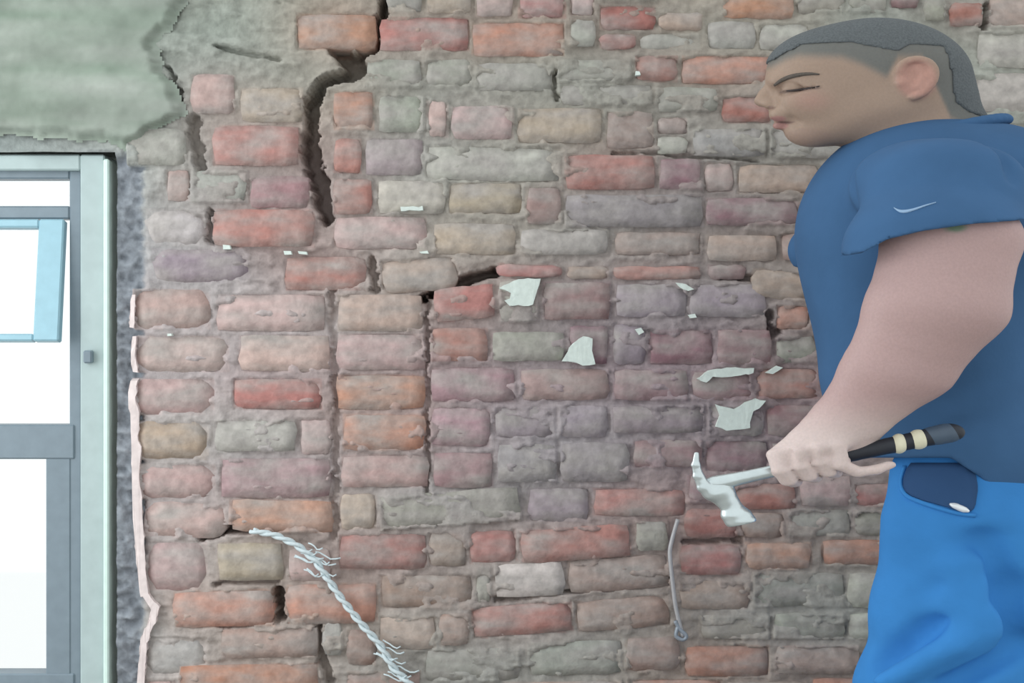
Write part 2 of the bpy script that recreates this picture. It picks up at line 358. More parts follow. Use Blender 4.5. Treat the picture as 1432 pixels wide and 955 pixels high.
pid = np.arange(PU.size).reshape(PU.shape)
kp = din[:-1, :-1] > 0
Fp = np.stack([pid[:-1, :-1], pid[1:, :-1], pid[1:, 1:], pid[:-1, 1:]], -1)[kp]
us_ = np.unique(Fp); rm = -np.ones(PU.size, int); rm[us_] = np.arange(len(us_))
Vp = np.stack([wx(PU), PYv, wz(PV)], -1).reshape(-1, 3)[us_]
me = mesh_np('plaster_patch', Vp, rm[Fp]); set_col(me, PC.reshape(-1, 3)[us_])
tag(link('plaster_patch', me, M_PLASTER, wall), 'smooth greenish-grey cement plaster above the window')

# white flakes of old plaster stuck on the bricks
def flake(pts, y0, th, name='plaster_flake', mat=M_FLAKE, parent=wall):
    bm = bmesh.new(); rnd = random.Random(len(pts) + int(pts[0][0]))
    fine = []
    for a, b in zip(pts, pts[1:] + pts[:1]):
        n = max(1, int(math.hypot(b[0] - a[0], b[1] - a[1]) / 6))
        for k in range(n):
            fine.append((a[0] + (b[0] - a[0]) * k / n + rnd.uniform(-1, 1), a[1] + (b[1] - a[1]) * k / n + rnd.uniform(-1, 1)))
    top = [bm.verts.new((wx(u), y0 - th + rnd.uniform(-.0008, .0008), wz(v))) for u, v in fine]
    cu_ = sum(p[0] for p in fine) / len(fine); cv_ = sum(p[1] for p in fine) / len(fine)
    bot = [bm.verts.new((wx(u + .02 * (u - cu_)), y0 + .012, wz(v + .02 * (v - cv_)))) for u, v in fine]
    f = bm.faces.new(top); n = len(top)
    for k in range(n): bm.faces.new((top[k], bot[k], bot[(k + 1) % n], top[(k + 1) % n]))
    bmesh.ops.triangulate(bm, faces=[f]); bmesh.ops.recalc_face_normals(bm, faces=bm.faces)
    me = bpy.data.meshes.new(name); bm.to_mesh(me); bm.free()
    return link(name, me, mat, parent)
for pts in ([(698, 404), (712, 396), (725, 390), (755, 391), (752, 405), (741, 412), (745, 427), (712, 428), (706, 421), (726, 413), (714, 409)],
            [(786, 505), (800, 480), (815, 470), (829, 474), (827, 490), (832, 509), (815, 512), (800, 504)],
            [(973, 530), (990, 518), (1015, 514), (1052, 515), (1052, 522), (1020, 526), (995, 527), (985, 535)],
            [(1068, 521), (1085, 512), (1093, 514), (1078, 522)],
            [(1000, 566), (1025, 572), (1040, 563), (1055, 557), (1068, 560), (1060, 570), (1044, 577), (1047, 598), (1015, 602), (1000, 595), (1006, 581)],
            [(944, 396), (958, 398), (968, 404), (962, 408), (950, 403)],
            [(888, 461), (895, 459), (899, 465), (892, 468)], [(962, 440), (970, 439), (973, 444), (965, 446)],
            [(314, 344), (324, 344), (325, 349), (315, 349)], [(399, 352), (408, 351), (409, 356), (400, 356)], [(419, 352), (430, 352), (431, 356), (420, 356)],
            [(588, 352), (599, 352), (600, 355), (589, 356)], [(887, 102), (893, 102), (894, 108), (888, 108)],
            [(237, 466), (243, 466), (243, 470), (237, 470)], [(560, 291), (592, 290), (592, 295), (562, 296)]):
    flake(pts, -.017, .004)

# ---------------------------------------------------------------- floor
me = mesh_np('floor', *box_vf(-3.2, 3.4, -4.5, .24, -.1, 0.0), smooth=False)
tag(link('floor', me, M_FLOOR), 'dusty grey concrete floor', 'floor', kind='structure')

# ---------------------------------------------------------------- window
def bar(x0, x1, y0, y1, z0, z1, bev=.003):
    bm = bmesh.new(); bv, bf = box_vf(x0, x1, y0, y1, z0, z1)
    vv = [bm.verts.new(p) for p in bv]
    for f in bf: bm.faces.new([vv[k] for k in f])
    bmesh.ops.recalc_face_normals(bm, faces=bm.faces)
    bmesh.ops.bevel(bm, geom=list(bm.edges), offset=bev, segments=1, affect='EDGES')
    me = bpy.data.meshes.new('bar'); bm.to_mesh(me); bm.free(); return me
win = empty('window_1', (wx(-80), .03, wz(OPEN[3])))
tag(win, 'painted window with one tilted sash beside the brick wall', 'window', kind='structure')
YF = .02
def W(name, u0, u1, v0, v1, ya, yb, mat, par=win, bev=.003):
    a = at(u0, v1, ya); b = at(u1, v0, ya)
    o = link(name, bar(a.x, b.x, ya, yb, a.z, b.z, bev), mat); parent_keep(o, par); return o
W('frame', 112, 146, 216, 990, .012, .11, M_FRAME)
W('frame', -328, 112, 216, 238, .012, .11, M_FRAME)
W('frame', -328, -294, 238, 990, .012, .11, M_FRAME)
W('frame', -328, 150, 990, 1022, .0, .11, M_FRAME)
W('frame_bead', 144, 152, 222, 1015, .002, .08, simple('lit_ridge_paint', (214, 236, 228), .4, var=.04))  # light caught by this ridge is put into its paler colour
# steel casement inside the painted frame
for nm, a in (('jamb', (97, 114, 238, 990, .03, .075)), ('jamb', (-296, -280, 238, 990, .03, .075)), ('head_bar', (-280, 97, 236, 250, .03, .075)),
              ('glazing_bar', (-280, 97, 288, 306, .03, .075)), ('transom', (-280, 104, 594, 642, .026, .08)), ('bottom_rail', (-280, 104, 942, 990, .026, .08)),
              ('stile', (64, 99, 640, 944, .028, .075)), ('mullion', (-110, -82, 250, 990, .028, .075))):
    W(nm, *a, M_STEEL)
mg, nt, b = mat_new('window_glass'); nt.nodes.remove(b)
tr = node(nt, 'ShaderNodeBsdfTransparent'); gl = node(nt, 'ShaderNodeBsdfGlossy'); gl.inputs['Roughness'].default_value = .02
mxs = node(nt, 'ShaderNodeMixShader'); mxs.inputs[0].default_value = .06
nt.links.new(tr.outputs[0], mxs.inputs[1]); nt.links.new(gl.outputs[0], mxs.inputs[2]); nt.links.new(mxs.outputs[0], nt.nodes['Material Output'].inputs[0])
for a in ((-82, 97, 250, 288), (-280, -110, 250, 288), (-280, -110, 306, 594), (-82, 66, 642, 942), (-280, -110, 642, 942)):
    W('pane', *a, .05, .053, mg, bev=.0005)
# top sash, hung at the head and tilted into the room
sash = empty('sash', at(0, 307, .03)); sash.parent = win
sash.location = at(0, 307, .03) - win.location
sash.rotation_euler = (math.radians(-9), 0, 0)
S0 = at(0, 307, .03)
def SB(name, u0, u1, v0, v1, mat, ya=-.012, yb=.014):
    a = at(u0, v1, .03) - S0; b_ = at(u1, v0, .03) - S0
    o = link(name, bar(a.x, b_.x, ya, yb, a.z, b_.z, .003), mat, sash); return o
SB('sash_stile', 57, 92, 308, 480, M_SASH); SB('sash_stile', -80, -48, 308, 480, M_SASH)
SB('sash_rail', -48, 57, 308, 320, M_SASH); SB('sash_rail', -48, 57, 470, 480, M_SASH)
SB('sash_pane', -48, 57, 320, 470, mg, 0, .003)
W('window_catch', 116, 128, 490, 508, -.004, .02, M_STEEL)
# rough pale plaster along the ends of the bricks
def tube(path, rad, nseg=8, sx=1.0):
    P = [Vector(p) for p in path]; vs_, fs = [], []
    for i, p in enumerate(P):
        t = (P[min(i + 1, len(P) - 1)] - P[max(i - 1, 0)]).normalized()
        a = t.cross(Vector((0, 1, 0)));
        if a.length < 1e-3: a = t.cross(Vector((1, 0, 0)))
        a.normalize(); b_ = t.cross(a)
        rr = rad[i] if hasattr(rad, '__len__') else rad
        for k in range(nseg):
            an = 2 * math.pi * k / nseg; vs_.append(p + (a * math.cos(an) + b_ * math.sin(an)) * rr)
    for i in range(len(P) - 1):
        for k in range(nseg):
            fs.append((i * nseg + k, i * nseg + (k + 1) % nseg, (i + 1) * nseg + (k + 1) % nseg, (i + 1) * nseg + k))
    n = len(vs_); vs_.append(P[0]); vs_.append(P[-1])
    for k in range(nseg):
        fs.append((n, (k + 1) % nseg, k, k)); q = (len(P) - 1) * nseg; fs.append((n + 1, q + k, q + (k + 1) % nseg, q + (k + 1) % nseg))
    bm = bmesh.new(); bvv_ = [bm.verts.new(v_) for v_ in vs_]
    for f in fs:
        ff = list(dict.fromkeys(f)); bm.faces.new([bvv_[k] for k in ff])
    for f in bm.faces: f.smooth = True
    bmesh.ops.recalc_face_normals(bm, faces=bm.faces)
    me = bpy.data.meshes.new('tube'); bm.to_mesh(me); bm.free(); return me
def dense(pts, n):
    pts = np.array(pts, float); d = np.r_[0, np.cumsum(np.linalg.norm(np.diff(pts, axis=0), axis=1))]
    t = np.linspace(0, d[-1], n); out = np.stack([np.interp(t, d, pts[:, k]) for k in range(pts.shape[1])], 1)
    for _ in range(3): out[1:-1] = (out[:-2] + 2 * out[1:-1] + out[2:]) / 4
    return out
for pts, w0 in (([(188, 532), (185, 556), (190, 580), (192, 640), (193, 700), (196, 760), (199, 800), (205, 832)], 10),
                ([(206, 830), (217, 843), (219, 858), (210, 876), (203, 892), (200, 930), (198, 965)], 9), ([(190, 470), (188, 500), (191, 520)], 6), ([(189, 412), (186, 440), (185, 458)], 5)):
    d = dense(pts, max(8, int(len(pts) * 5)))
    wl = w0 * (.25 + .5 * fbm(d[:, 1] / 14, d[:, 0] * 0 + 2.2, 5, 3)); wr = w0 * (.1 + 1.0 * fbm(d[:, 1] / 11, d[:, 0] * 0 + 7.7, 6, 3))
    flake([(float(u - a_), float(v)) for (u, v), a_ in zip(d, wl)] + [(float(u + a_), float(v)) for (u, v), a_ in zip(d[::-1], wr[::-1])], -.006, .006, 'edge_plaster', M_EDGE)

# ---------------------------------------------------------------- cord and wire hanging on the wall
M_CORD = simple('frayed_white_cord', (206, 218, 222), .7, bump=.3, bscale=120, var=.08)
path = dense([(352, 742), (385, 748), (415, 762), (440, 782), (456, 806), (478, 838), (505, 872), (532, 902), (548, 932), (575, 958), (610, 1010), (630, 1090)], 150)
cord = empty('cord', at(630, 1090, -.03)); tag(cord, 'frayed white twisted cord hanging down across the lower bricks', 'cord')
for k in range(2):
    pts = []
    for i, (u, v) in enumerate(path):
        ph = i * .55 + k * math.pi; lo_ = .0036
        pts.append(at(u, v, -.028) + Vector((math.cos(ph) * lo_, math.sin(ph) * lo_, math.cos(ph) * lo_ * .6)))
    o = link('strand', tube(pts, .0042, 6), M_CORD); parent_keep(o, cord)
rnd = random.Random(5)
for (u, v, n) in ((432, 772, 7), (448, 790, 6), (540, 912, 5), (560, 940, 5)):
    for k in range(n):
        u_, v_ = u + rnd.uniform(-14, 10), v + rnd.uniform(-14, 12); L = rnd.uniform(12, 28)
        p = [at(u_ + L * t, v_ + 6 * math.sin(3 * t) - 2 * t + rnd.uniform(-1, 1), -.027 - .006 * t) for t in np.linspace(-.5, .8, 6)]
        o = link('fray', tube(p, .0016, 5), M_CORD); parent_keep(o, cord)
M_WIRE = simple('dull_wire', (176, 174, 176), .5, metal=.2, var=.1)
wire = empty('wire', at(955, 890, -.02)); tag(wire, 'thin grey wire hanging straight down the bricks below the hammer', 'wire')
d = dense([(948, 726), (942, 746), (936, 770), (940, 810), (944, 845), (950, 872), (955, 890)], 40)
o = link('strand', tube([at(u, v, -.022) for u, v in d], .0045, 7), M_WIRE); parent_keep(o, wire)
d = dense([(944, 868), (950, 880), (962, 890), (956, 896), (944, 890), (948, 876)], 24)
o = link('loop', tube([at(u, v, -.024) for u, v in d], .0042, 7), simple('grey_wire_end', (150, 158, 168), .45, metal=.3, var=.1)); parent_keep(o, wire)

# ---------------------------------------------------------------- implicit modelling for the man and his hammer
SX = 1.7                                      # the photograph shows everything wide; the same proportion is built in
XC = (1300 - 716) * 2.5 / FPX
def N(u, v, y):
    p = at(u, v, y); return np.array(((p.x - XC) / SX, y, p.z))
class Field:
    def __init__(s, xs, ys, zs):
        s.xs, s.ys, s.zs = [np.asarray(a, np.float32) for a in (xs, ys, zs)]
        s.D = np.full((len(xs), len(ys), len(zs)), .12, np.float32)
    def sub(s, lo_, hi_):
        sl = []
        for a, l, h in zip((s.xs, s.ys, s.zs), lo_, hi_):
            i0 = max(0, np.searchsorted(a, l) - 1); i1 = min(len(a), np.searchsorted(a, h) + 1); sl.append(slice(i0, max(i1, i0 + 1)))
        sl = tuple(sl)
        return sl, s.xs[sl[0]][:, None, None], s.ys[sl[1]][None, :, None], s.zs[sl[2]][None, None, :]
    def comb(s, sl, d, k, mode):
        A = s.D[sl]
        if mode == 'u':
            h = np.clip(.5 + .5 * (A - d) / k, 0, 1); s.D[sl] = A * (1 - h) + d * h - k * h * (1 - h)
        else:
            d = -d; h = np.clip(.5 - .5 * (A - d) / k, 0, 1); s.D[sl] = A * (1 - h) + d * h + k * h * (1 - h)
    def cap(s, a, b, ra, rb, k=.01, mode='u', inf=0.0, ysc=1.0):
        a = np.array(a); b = np.array(b); ra += inf; rb += inf; m = max(ra, rb) * max(1, ysc) + k + .02
        sl, X, Yg, Z = s.sub(np.minimum(a, b) - m, np.maximum(a, b) + m)
        ab = b - a; L2 = (ab ** 2).sum() + 1e-12
        t = np.clip(((X - a[0]) * ab[0] + (Yg - a[1]) * ab[1] + (Z - a[2]) * ab[2]) / L2, 0, 1)
        d = np.sqrt((X - a[0] - t * ab[0]) ** 2 + ((Yg - a[1] - t * ab[1]) / ysc) ** 2 + (Z - a[2] - t * ab[2]) ** 2) - (ra + (rb - ra) * t)
        s.comb(sl, d, k, mode)
    def chain(s, pts, k=.01, mode='u', inf=0.0):
        for p, q in zip(pts[:-1], pts[1:]): s.cap(p[0], q[0], p[1], q[1], k, mode, inf)
    def ell(s, c, rx, ry, rz, k=.02, mode='u', inf=0.0):
        c = np.array(c); rx += inf; ry += inf; rz += inf; m = np.array((rx, ry, rz)) + k + .03
        sl, X, Yg, Z = s.sub(c - m, c + m)
        x, y, z = X - c[0], Yg - c[1], Z - c[2]
        k0 = np.sqrt((x / rx) ** 2 + (y / ry) ** 2 + (z / rz) ** 2); k1 = np.sqrt((x / rx ** 2) ** 2 + (y / ry ** 2) ** 2 + (z / rz ** 2) ** 2) + 1e-6
        d = np.minimum(k0 * (k0 - 1) / k1, .1)
        s.comb(sl, d, k, mode)
    def clip(s, fn):                            # keep where fn(X, Y, Z) < 0
        X, Yg, Z = s.xs[:, None, None], s.ys[None, :, None], s.zs[None, None, :]
        s.D = np.maximum(s.D, fn(X, Yg, Z).astype(np.float32))
    def mesh(s, name):
        D, xs, ys, zs = s.D, s.xs, s.ys, s.zs
        sg = D < 0; nx, ny, nz = D.shape
        cs = [sg[i:nx - 1 + i, j:ny - 1 + j, k:nz - 1 + k] for i in (0, 1) for j in (0, 1) for k in (0, 1)]
        anyv = np.logical_or.reduce(cs); allv = np.logical_and.reduce(cs); act = anyv & ~allv
        I, J, K = np.nonzero(act); n = len(I)
        cid = -np.ones(act.shape, np.int64); cid[I, J, K] = np.arange(n)
        P = np.zeros((n, 3)); cnt = np.zeros(n)
        for ax in range(3):
            for p in (0, 1):
                for q in (0, 1):
                    o = [p, q]; o.insert(ax, 0); e = list(o); e[ax] = 1
                    da = D[I + o[0], J + o[1], K + o[2]].astype(float); db = D[I + e[0], J + e[1], K + e[2]].astype(float)
                    m = (da < 0) != (db < 0); t = np.where(m, da / np.where(m, da - db, 1), 0)
                    px = xs[I + o[0]] * (1 - t) + xs[I + e[0]] * t; py = ys[J + o[1]] * (1 - t) + ys[J + e[1]] * t; pz = zs[K + o[2]] * (1 - t) + zs[K + e[2]] * t
                    P[m] += np.stack([px, py, pz], 1)[m]; cnt[m] += 1
        P /= cnt[:, None]
        Fs = []
        for ax in range(3):
            sl0 = [slice(None)] * 3; sl1 = [slice(None)] * 3; sl0[ax] = slice(0, -1); sl1[ax] = slice(1, None)
            a0 = sg[tuple(sl0)]; a1 = sg[tuple(sl1)]
            ch = a0 != a1
            idx_ = np.argwhere(ch); o1, o2 = [k_ for k_ in range(3) if k_ != ax]
            ok = (idx_[:, o1] > 0) & (idx_[:, o2] > 0) & (idx_[:, o1] < D.shape[o1] - 1) & (idx_[:, o2] < D.shape[o2] - 1)
            idx_ = idx_[ok]
            if len(idx_) == 0: continue
            def cell(d1, d2):
                q = idx_.copy(); q[:, o1] -= d1; q[:, o2] -= d2; return cid[q[:, 0], q[:, 1], q[:, 2]]
            quad = np.stack([cell(1, 1), cell(0, 1), cell(0, 0), cell(1, 0)], 1)
            inside_first = a0[tuple(idx_.T)]
            flip = ~inside_first if ax != 1 else inside_first
            quad[flip] = quad[flip][:, ::-1]
            Fs.append(quad)
        P[:, 0] = P[:, 0] * SX + XC
        me = mesh_np(name, P, np.vstack(Fs)); return me, P
def lin_axis(a, b, st): return np.arange(a, b + st, st)
def uv_of(X, Z, y):                             # natural coordinates -> photograph pixel, at depth y
    return 716 + (X * SX + XC) * FPX / (CAMD + y), 477.5 + (CZ - Z) * FPX / (CAMD + y)

YM = -.5
def head(f, inf=0.0, face=True):
    f.ell(N(1226, 112, YM), .0925, .079, .1005, .03, inf=inf)
    f.ell(N(1142, 98, YM), .044, .060, .050, .04, inf=inf)
    f.ell(N(1166, 146, YM), .056, .060, .056, .03, inf=inf)
    for sgn in (-1, 1):
        f.cap(N(1255, 150, YM + sgn * .05), N(1140, 186, YM + sgn * .026), .026, .018, .03, inf=inf)
        f.ell(N(1136, 144, YM + sgn * .036), .026, .022, .024, .02, inf=inf)          # cheekbone
    f.cap(N(1128, 186, YM - .012), N(1128, 186, YM + .012), .017, .017, .02, inf=inf)    # chin
    f.cap(N(1280, 160, YM), N(1350, 270, YM), .060, .072, .03, inf=inf)                  # neck
    if face:
        f.cap(N(1090, 113, YM - .030), N(1090, 113, YM + .030), .009, .009, .012)          # brow
        f.chain([(N(1088, 119, YM), .0075), (N(1076, 131, YM), .009), (N(1069, 141, YM), .0105)], .008)
        for sgn in (-1, 1):
            f.ell(N(1079, 145, YM + sgn * .011), .010, .008, .0085, .006)
            f.ell(N(1106, 125, YM + sgn * .040), .016, .016, .0085, .008, 's')               # socket
            f.ell(N(1112, 125, YM + sgn * .036), .013, .013, .011, .004)                     # closed lid over the eyeball
            f.cap(N(1092, 129, YM + sgn * .049), N(1140, 122, YM + sgn * .060), .003, .002, .004, 's')
            f.cap(N(1086, 151, YM + sgn * .026), N(1112, 172, YM + sgn * .042), .004, .003, .008, 's')    # fold beside the mouth
        f.cap(N(1094, 160, YM - .024), N(1094, 160, YM + .024), .0125, .0125, .010)
        f.cap(N(1086, 165, YM - .014), N(1086, 165, YM + .014), .0050, .0050, .006)
        f.cap(N(1089, 176, YM - .013), N(1089, 176, YM + .013), .0060, .0060, .006)
        f.cap(N(1079, 170, YM - .03), N(1079, 170, YM + .03), .0028, .0028, .003, 's')
        for sgn in (-1, 1):                                                                 # ears
            f.ell(N(1281, 109, YM + sgn * .080), .0195, .009, .031, .006)
            f.ell(N(1279, 106, YM + sgn * .094), .0135, .0085, .021, .004, 's')
            f.chain([(N(uu, vv_, YM + sgn * (.082 + .008 * q)), .0048) for uu, vv_, q in dense(((1260, 106, 0), (1257, 96, .4), (1265, 86, .8), (1283, 81, 1), (1301, 87, 1.1), (1308, 101, 1.1), (1303, 117, .9), (1292, 130, .5), (1278, 136, .2)), 26)], .003)
            f.chain([(N(1285, 94, YM + sgn * .087), .0035), (N(1294, 108, YM + sgn * .088), .004), (N(1284, 122, YM + sgn * .086), .0045)], .004)
            f.ell(N(1262, 115, YM + sgn * .083), .006, .006, .008, .004)
TORSO = [(N(1296, 332, YM), .128, .19, .200), (N(1302, 505, YM), .109, .168, .21)]
ARM = [(N(1325, 258, -.690), .050), (N(1332, 335, -.755), .0605), (N(1310, 432, -.775), .0620), (N(1256, 518, -.765), .0495), (N(1186, 590, -.75), .0345)]
FARM = [(N(1290, 255, -.305), .058), (N(1225, 345, -.262), .054), (N(1232, 430, -.235), .05), (N(1260, 500, -.235), .042), (N(1300, 550, -.25), .032)]
LEGN = [(N(1366, 730, -.595), .086), (N(1352, 850, -.60), .080), (N(1324, 960, -.60), .077), (N(1308, 1080, -.605), .060), (N(1335, 1240, -.60), .055), (N(1350, 1420, -.60), .040)]
LEGF = [(N(1376, 730, -.405), .088), (N(1375, 880, -.40), .080), (N(1372, 1060, -.395), .060), (N(1400, 1230, -.40), .055), (N(1420, 1360, -.40), .040)]
def hv(u): return 660 - .218 * (u - 1075)       # the hammer handle's line
HY = -.757
# ---- body, one continuous skin surface
bx = np.r_[lin_axis(-.215, .17, .0026)]
by = np.r_[lin_axis(-.86, -.70, .0024), lin_axis(-.6972, -.17, .004)]
bz = np.r_[lin_axis(0.02, .86, .012), lin_axis(.8705, 1.74, .0028)]
f = Field(bx, by, bz)
head(f)
for c, a, b_, d in TORSO: f.ell(c, a, b_, d, .05, inf=-.030)
f.cap(N(1372, 680, YM - .06), N(1372, 680, YM + .06), .060, .060, .03)
f.chain(LEGN, .02, inf=-.034); f.chain(LEGF, .02, inf=-.034)
for q in ((1350, 1452, -.60), (1420, 1390, -.40)):       # feet, inside the shoes
    a = N(q[0], q[1], q[2]); a[2] = .055; f.cap(a, a - np.array((.12, 0, .012)), .034, .024, .02)
f.chain(ARM, .012); f.chain(FARM, .012)
# near hand: metacarpals, three fingers closed round the handle, the little finger reaching along it, thumb behind
WR = N(1184, 592, -.75)
KN = [(1088, 636, -.776), (1116, 632, -.784), (1144, 628, -.786), (1168, 624, -.782)]
f.cap(N(1184, 590, -.75), N(1152, 612, -.756), .034, .026, .012)
for ku, kv, ky in KN:
    f.cap(N(1162 + (ku - 1124) * .4, 603, -.755), N(ku, kv, ky + .004), .020, .0105, .010)
f.cap(N(1128, 622, -.748), N(1190, 622, -.742), .018, .022, .012)
f.cap(N(1098, hv(1098) + 4, HY - .012), N(1170, hv(1170) + 6, HY - .012), .0125, .0125, .004)     # flesh of the fist behind the fingers
for i, (ku, kv, ky) in enumerate(KN[:3]):
    h0 = hv(ku)
    f.chain([(N(ku, kv, ky), .0104), (N(ku + 4, h0 + 1, HY - .0265), .0082), (N(ku + 14, h0 + 15, HY - .018), .0078), (N(ku + 22, h0 + 17, HY + .008), .0076), (N(ku + 24, h0 + 3, HY + .019), .0070)], .0014)
f.chain([(N(1168, 624, -.782), .0098), (N(1176, 650, -.784), .0080), (N(1200, 660, -.780), .0074), (N(1224, 657, -.776), .0070), (N(1244, 650, -.772), .0058)], .002)
f.chain([(N(1172, 622, -.735), .015), (N(1140, 640, -.731), .0115), (N(1112, 646, -.733), .0098), (N(1088, 650, -.737), .0082)], .006)
for (a, b_) in zip(KN[:3], KN[1:]):                 # creases between the fingers and the dips between the knuckles
    um = (a[0] + b_[0]) / 2; hm = hv(um)
    f.chain([(N(um + 3, (a[1] + b_[1]) / 2 - 3, a[2] - .012), .0030), (N(um + 3, hm - 4, HY - .035), .0052)], .004, 's')
# far hand, resting against the stomach side
f.cap(N(1300, 550, -.25), N(1340, 575, -.262), .028, .024, .014)
for i in range(4):
    z0 = 560 + i * 13; f.chain([(N(1340, z0, -.262), .0098), (N(1368, z0 + 8, -.268), .0088), (N(1388, z0 + 14, -.280), .0076)], .004)
f.chain([(N(1312, 545, -.268), .013), (N(1340, 540, -.285), .010), (N(1362, 544, -.295), .0085)], .006)
body_me, P = f.mesh('body')
# skin colour
u_, v_ = uv_of((P[:, 0] - XC) / SX, P[:, 2], P[:, 1])
headm = P[:, 2] > 1.46
skin = np.tile(np.array((180, 152, 150.)), (len(P), 1))
skin[headm] = (158, 136, 121)
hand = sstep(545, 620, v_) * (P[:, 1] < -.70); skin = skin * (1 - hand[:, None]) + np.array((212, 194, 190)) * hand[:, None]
def blot(cu, cv, ru, rv, c, a, cond=True, soft=.6):
    global skin
    d = np.sqrt(((u_ - cu) / ru) ** 2 + ((v_ - cv) / rv) ** 2); k = (1 - sstep(soft, 1.0, d)) * a * cond
    skin = skin * (1 - k[:, None]) + np.array(c, float) * k[:, None]
near = P[:, 1] < -.52
blot(1282, 110, 36, 34, (196, 140, 130), .55, headm & near)                    # ear, redder
blot(1134, 140, 44, 24, (172, 132, 122), .5, headm, 0.0)                             # cheek
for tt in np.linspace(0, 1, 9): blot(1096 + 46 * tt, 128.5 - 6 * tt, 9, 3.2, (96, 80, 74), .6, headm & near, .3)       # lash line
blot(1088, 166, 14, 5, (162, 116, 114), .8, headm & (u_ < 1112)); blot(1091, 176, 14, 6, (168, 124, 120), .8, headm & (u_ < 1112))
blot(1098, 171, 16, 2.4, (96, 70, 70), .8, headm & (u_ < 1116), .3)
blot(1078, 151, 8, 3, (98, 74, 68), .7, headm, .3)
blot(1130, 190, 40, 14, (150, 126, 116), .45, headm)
blot(1336, 318, 22, 9, (96, 132, 106), .75, (P[:, 1] < -.72) & ~headm, .3)        # faded green tattoo
HUs = [1040, 1078, 1098, 1117, 1177, 1205, 1240, 1256, 1290, 1322, 1330, 1350, 1366, 1420]; HVs = [86, 86, 76, 70, 72, 82, 100, 72, 72, 140, 158, 168, 172, 172]
fade = (1 - sstep(-2, 16, v_ - np.interp(u_, HUs, HVs))) * headm * (P[:, 1] > -.582)
skin = skin * (1 - .85 * fade[:, None]) + np.array((98, 102, 101)) * .85 * fade[:, None]
set_col(body_me, linA(np.clip(skin, 10, 250)))
person = empty('person', (float(N(1350, 700, YM)[0] * SX + XC), YM, 0))
tag(person, 'man in a steel-blue T-shirt and bright blue trousers looking down, hammer in hand', 'person')
M_SKIN = attr_mat('skin', .5, .06, 260, .002, .05)
M_SKIN.node_tree.nodes['Principled BSDF'].inputs['Subsurface Weight'].default_value = .08
M_SKIN.node_tree.nodes['Principled BSDF'].inputs['Subsurface Radius'].default_value = (.008, .004, .002)
o = link('body', body_me, M_SKIN); parent_keep(o, person)
# ---- hair: close buzz cut
f = Field(lin_axis(-.185, .07, .003), lin_axis(-.61, -.39, .003), lin_axis(1.47, 1.73, .003))
head(f, inf=.0022, face=False)
HU = [1040, 1078, 1098, 1117, 1177, 1205, 1240, 1256, 1308, 1314, 1320, 1340, 1362, 1420]; HVv = [88, 88, 78, 70, 70, 77, 84, 74, 74, 104, 150, 162, 168, 168]
def hairfn(X, Yg, Z):
    u, v = uv_of(X, Z, YM); return (v - np.interp(u, HU, HVv)) * .001 + 0 * Yg
f.clip(hairfn)
M_HAIR = simple('dark_buzz_cut', (90, 95, 98), .85, bump=.5, bscale=320, var=.22)
o = link('hair', f.mesh('hair')[0], M_HAIR); parent_keep(o, person)
M_BROW = simple('dark_eyebrow', (88, 80, 74), .8, bump=.5, bscale=300, var=.15)
# ---- T-shirt
f = Field(lin_axis(-.19, .20, .0035), lin_axis(-.875, -.16, .004), lin_axis(.78, 1.60, .0035))
for c, a, b_, d in TORSO: f.ell(c, a, b_, d, .06)
f.cap(N(1368, 660, YM - .07), N(1368, 660, YM + .07), .080, .080, .06, inf=.008)
f.ell(N(1400, 300, YM), .075, .17, .14, .05)                                   # rounded upper back
def low_hem(X, Yg, Z):
    u, v = uv_of(X, Z, Yg); return (v - np.interp(u, [1200, 1250, 1330, 1372, 1432, 1500], [640, 640, 640, 668, 740, 745])) * .0011
# cloth folds over the stomach and the side
for a, b_, rr in (((1160, 430, -.640), (1250, 560, -.668), .012), ((1330, 560, -.672), (1450, 500, -.672), .013), ((1290, 620, -.664), (1440, 575, -.668), .013), ((1425, 420, -.690), (1436, 560, -.672), .014)):
    f.cap(N(*a), N(*b_), rr, rr * .6, .02, 's')
f.clip(low_hem)
g = Field(f.xs, f.ys, f.zs)
g.cap(N(1300, 262, -.66), N(1322, 262, -.70), .074, .066, .03)
g.cap(N(1322, 262, -.70), N(1312, 345, -.758), .068, .079, .03)
g.cap(N(1312, 345, -.758), N(1306, 380, -.770), .079, .080, .02)
inner = g.D + .011
g.clip(lambda X, Yg, Z: (uv_of(X, Z, Yg)[1] - np.interp(uv_of(X, Z, Yg)[0], [1170, 1205, 1240, 1290, 1360, 1440], [359, 354, 335, 323, 313, 307])) * .0011)
hol = (Field(f.xs, f.ys, f.zs)); hol.chain(ARM[1:4], .01, inf=.007)
g.D = np.maximum(g.D, -np.maximum(inner, -.02 - 0 * inner) * (hol.zs[None, None, :] < N(1300, 300, -.76)[2]) - 1.0 * (hol.zs[None, None, :] >= N(1300, 300, -.76)[2]))
h_ = Field(f.xs, f.ys, f.zs)
h_.cap(N(1290, 262, -.33), N(1188, 350, -.262), .068, .066, .03)
h_.clip(lambda X, Yg, Z: (uv_of(X, Z, Yg)[1] - 374) * .0011)
k = .016
for q in (g, h_):
    hh = np.clip(.5 + .5 * (f.D - q.D) / k, 0, 1); f.D = f.D * (1 - hh) + q.D * hh - k * hh * (1 - hh)
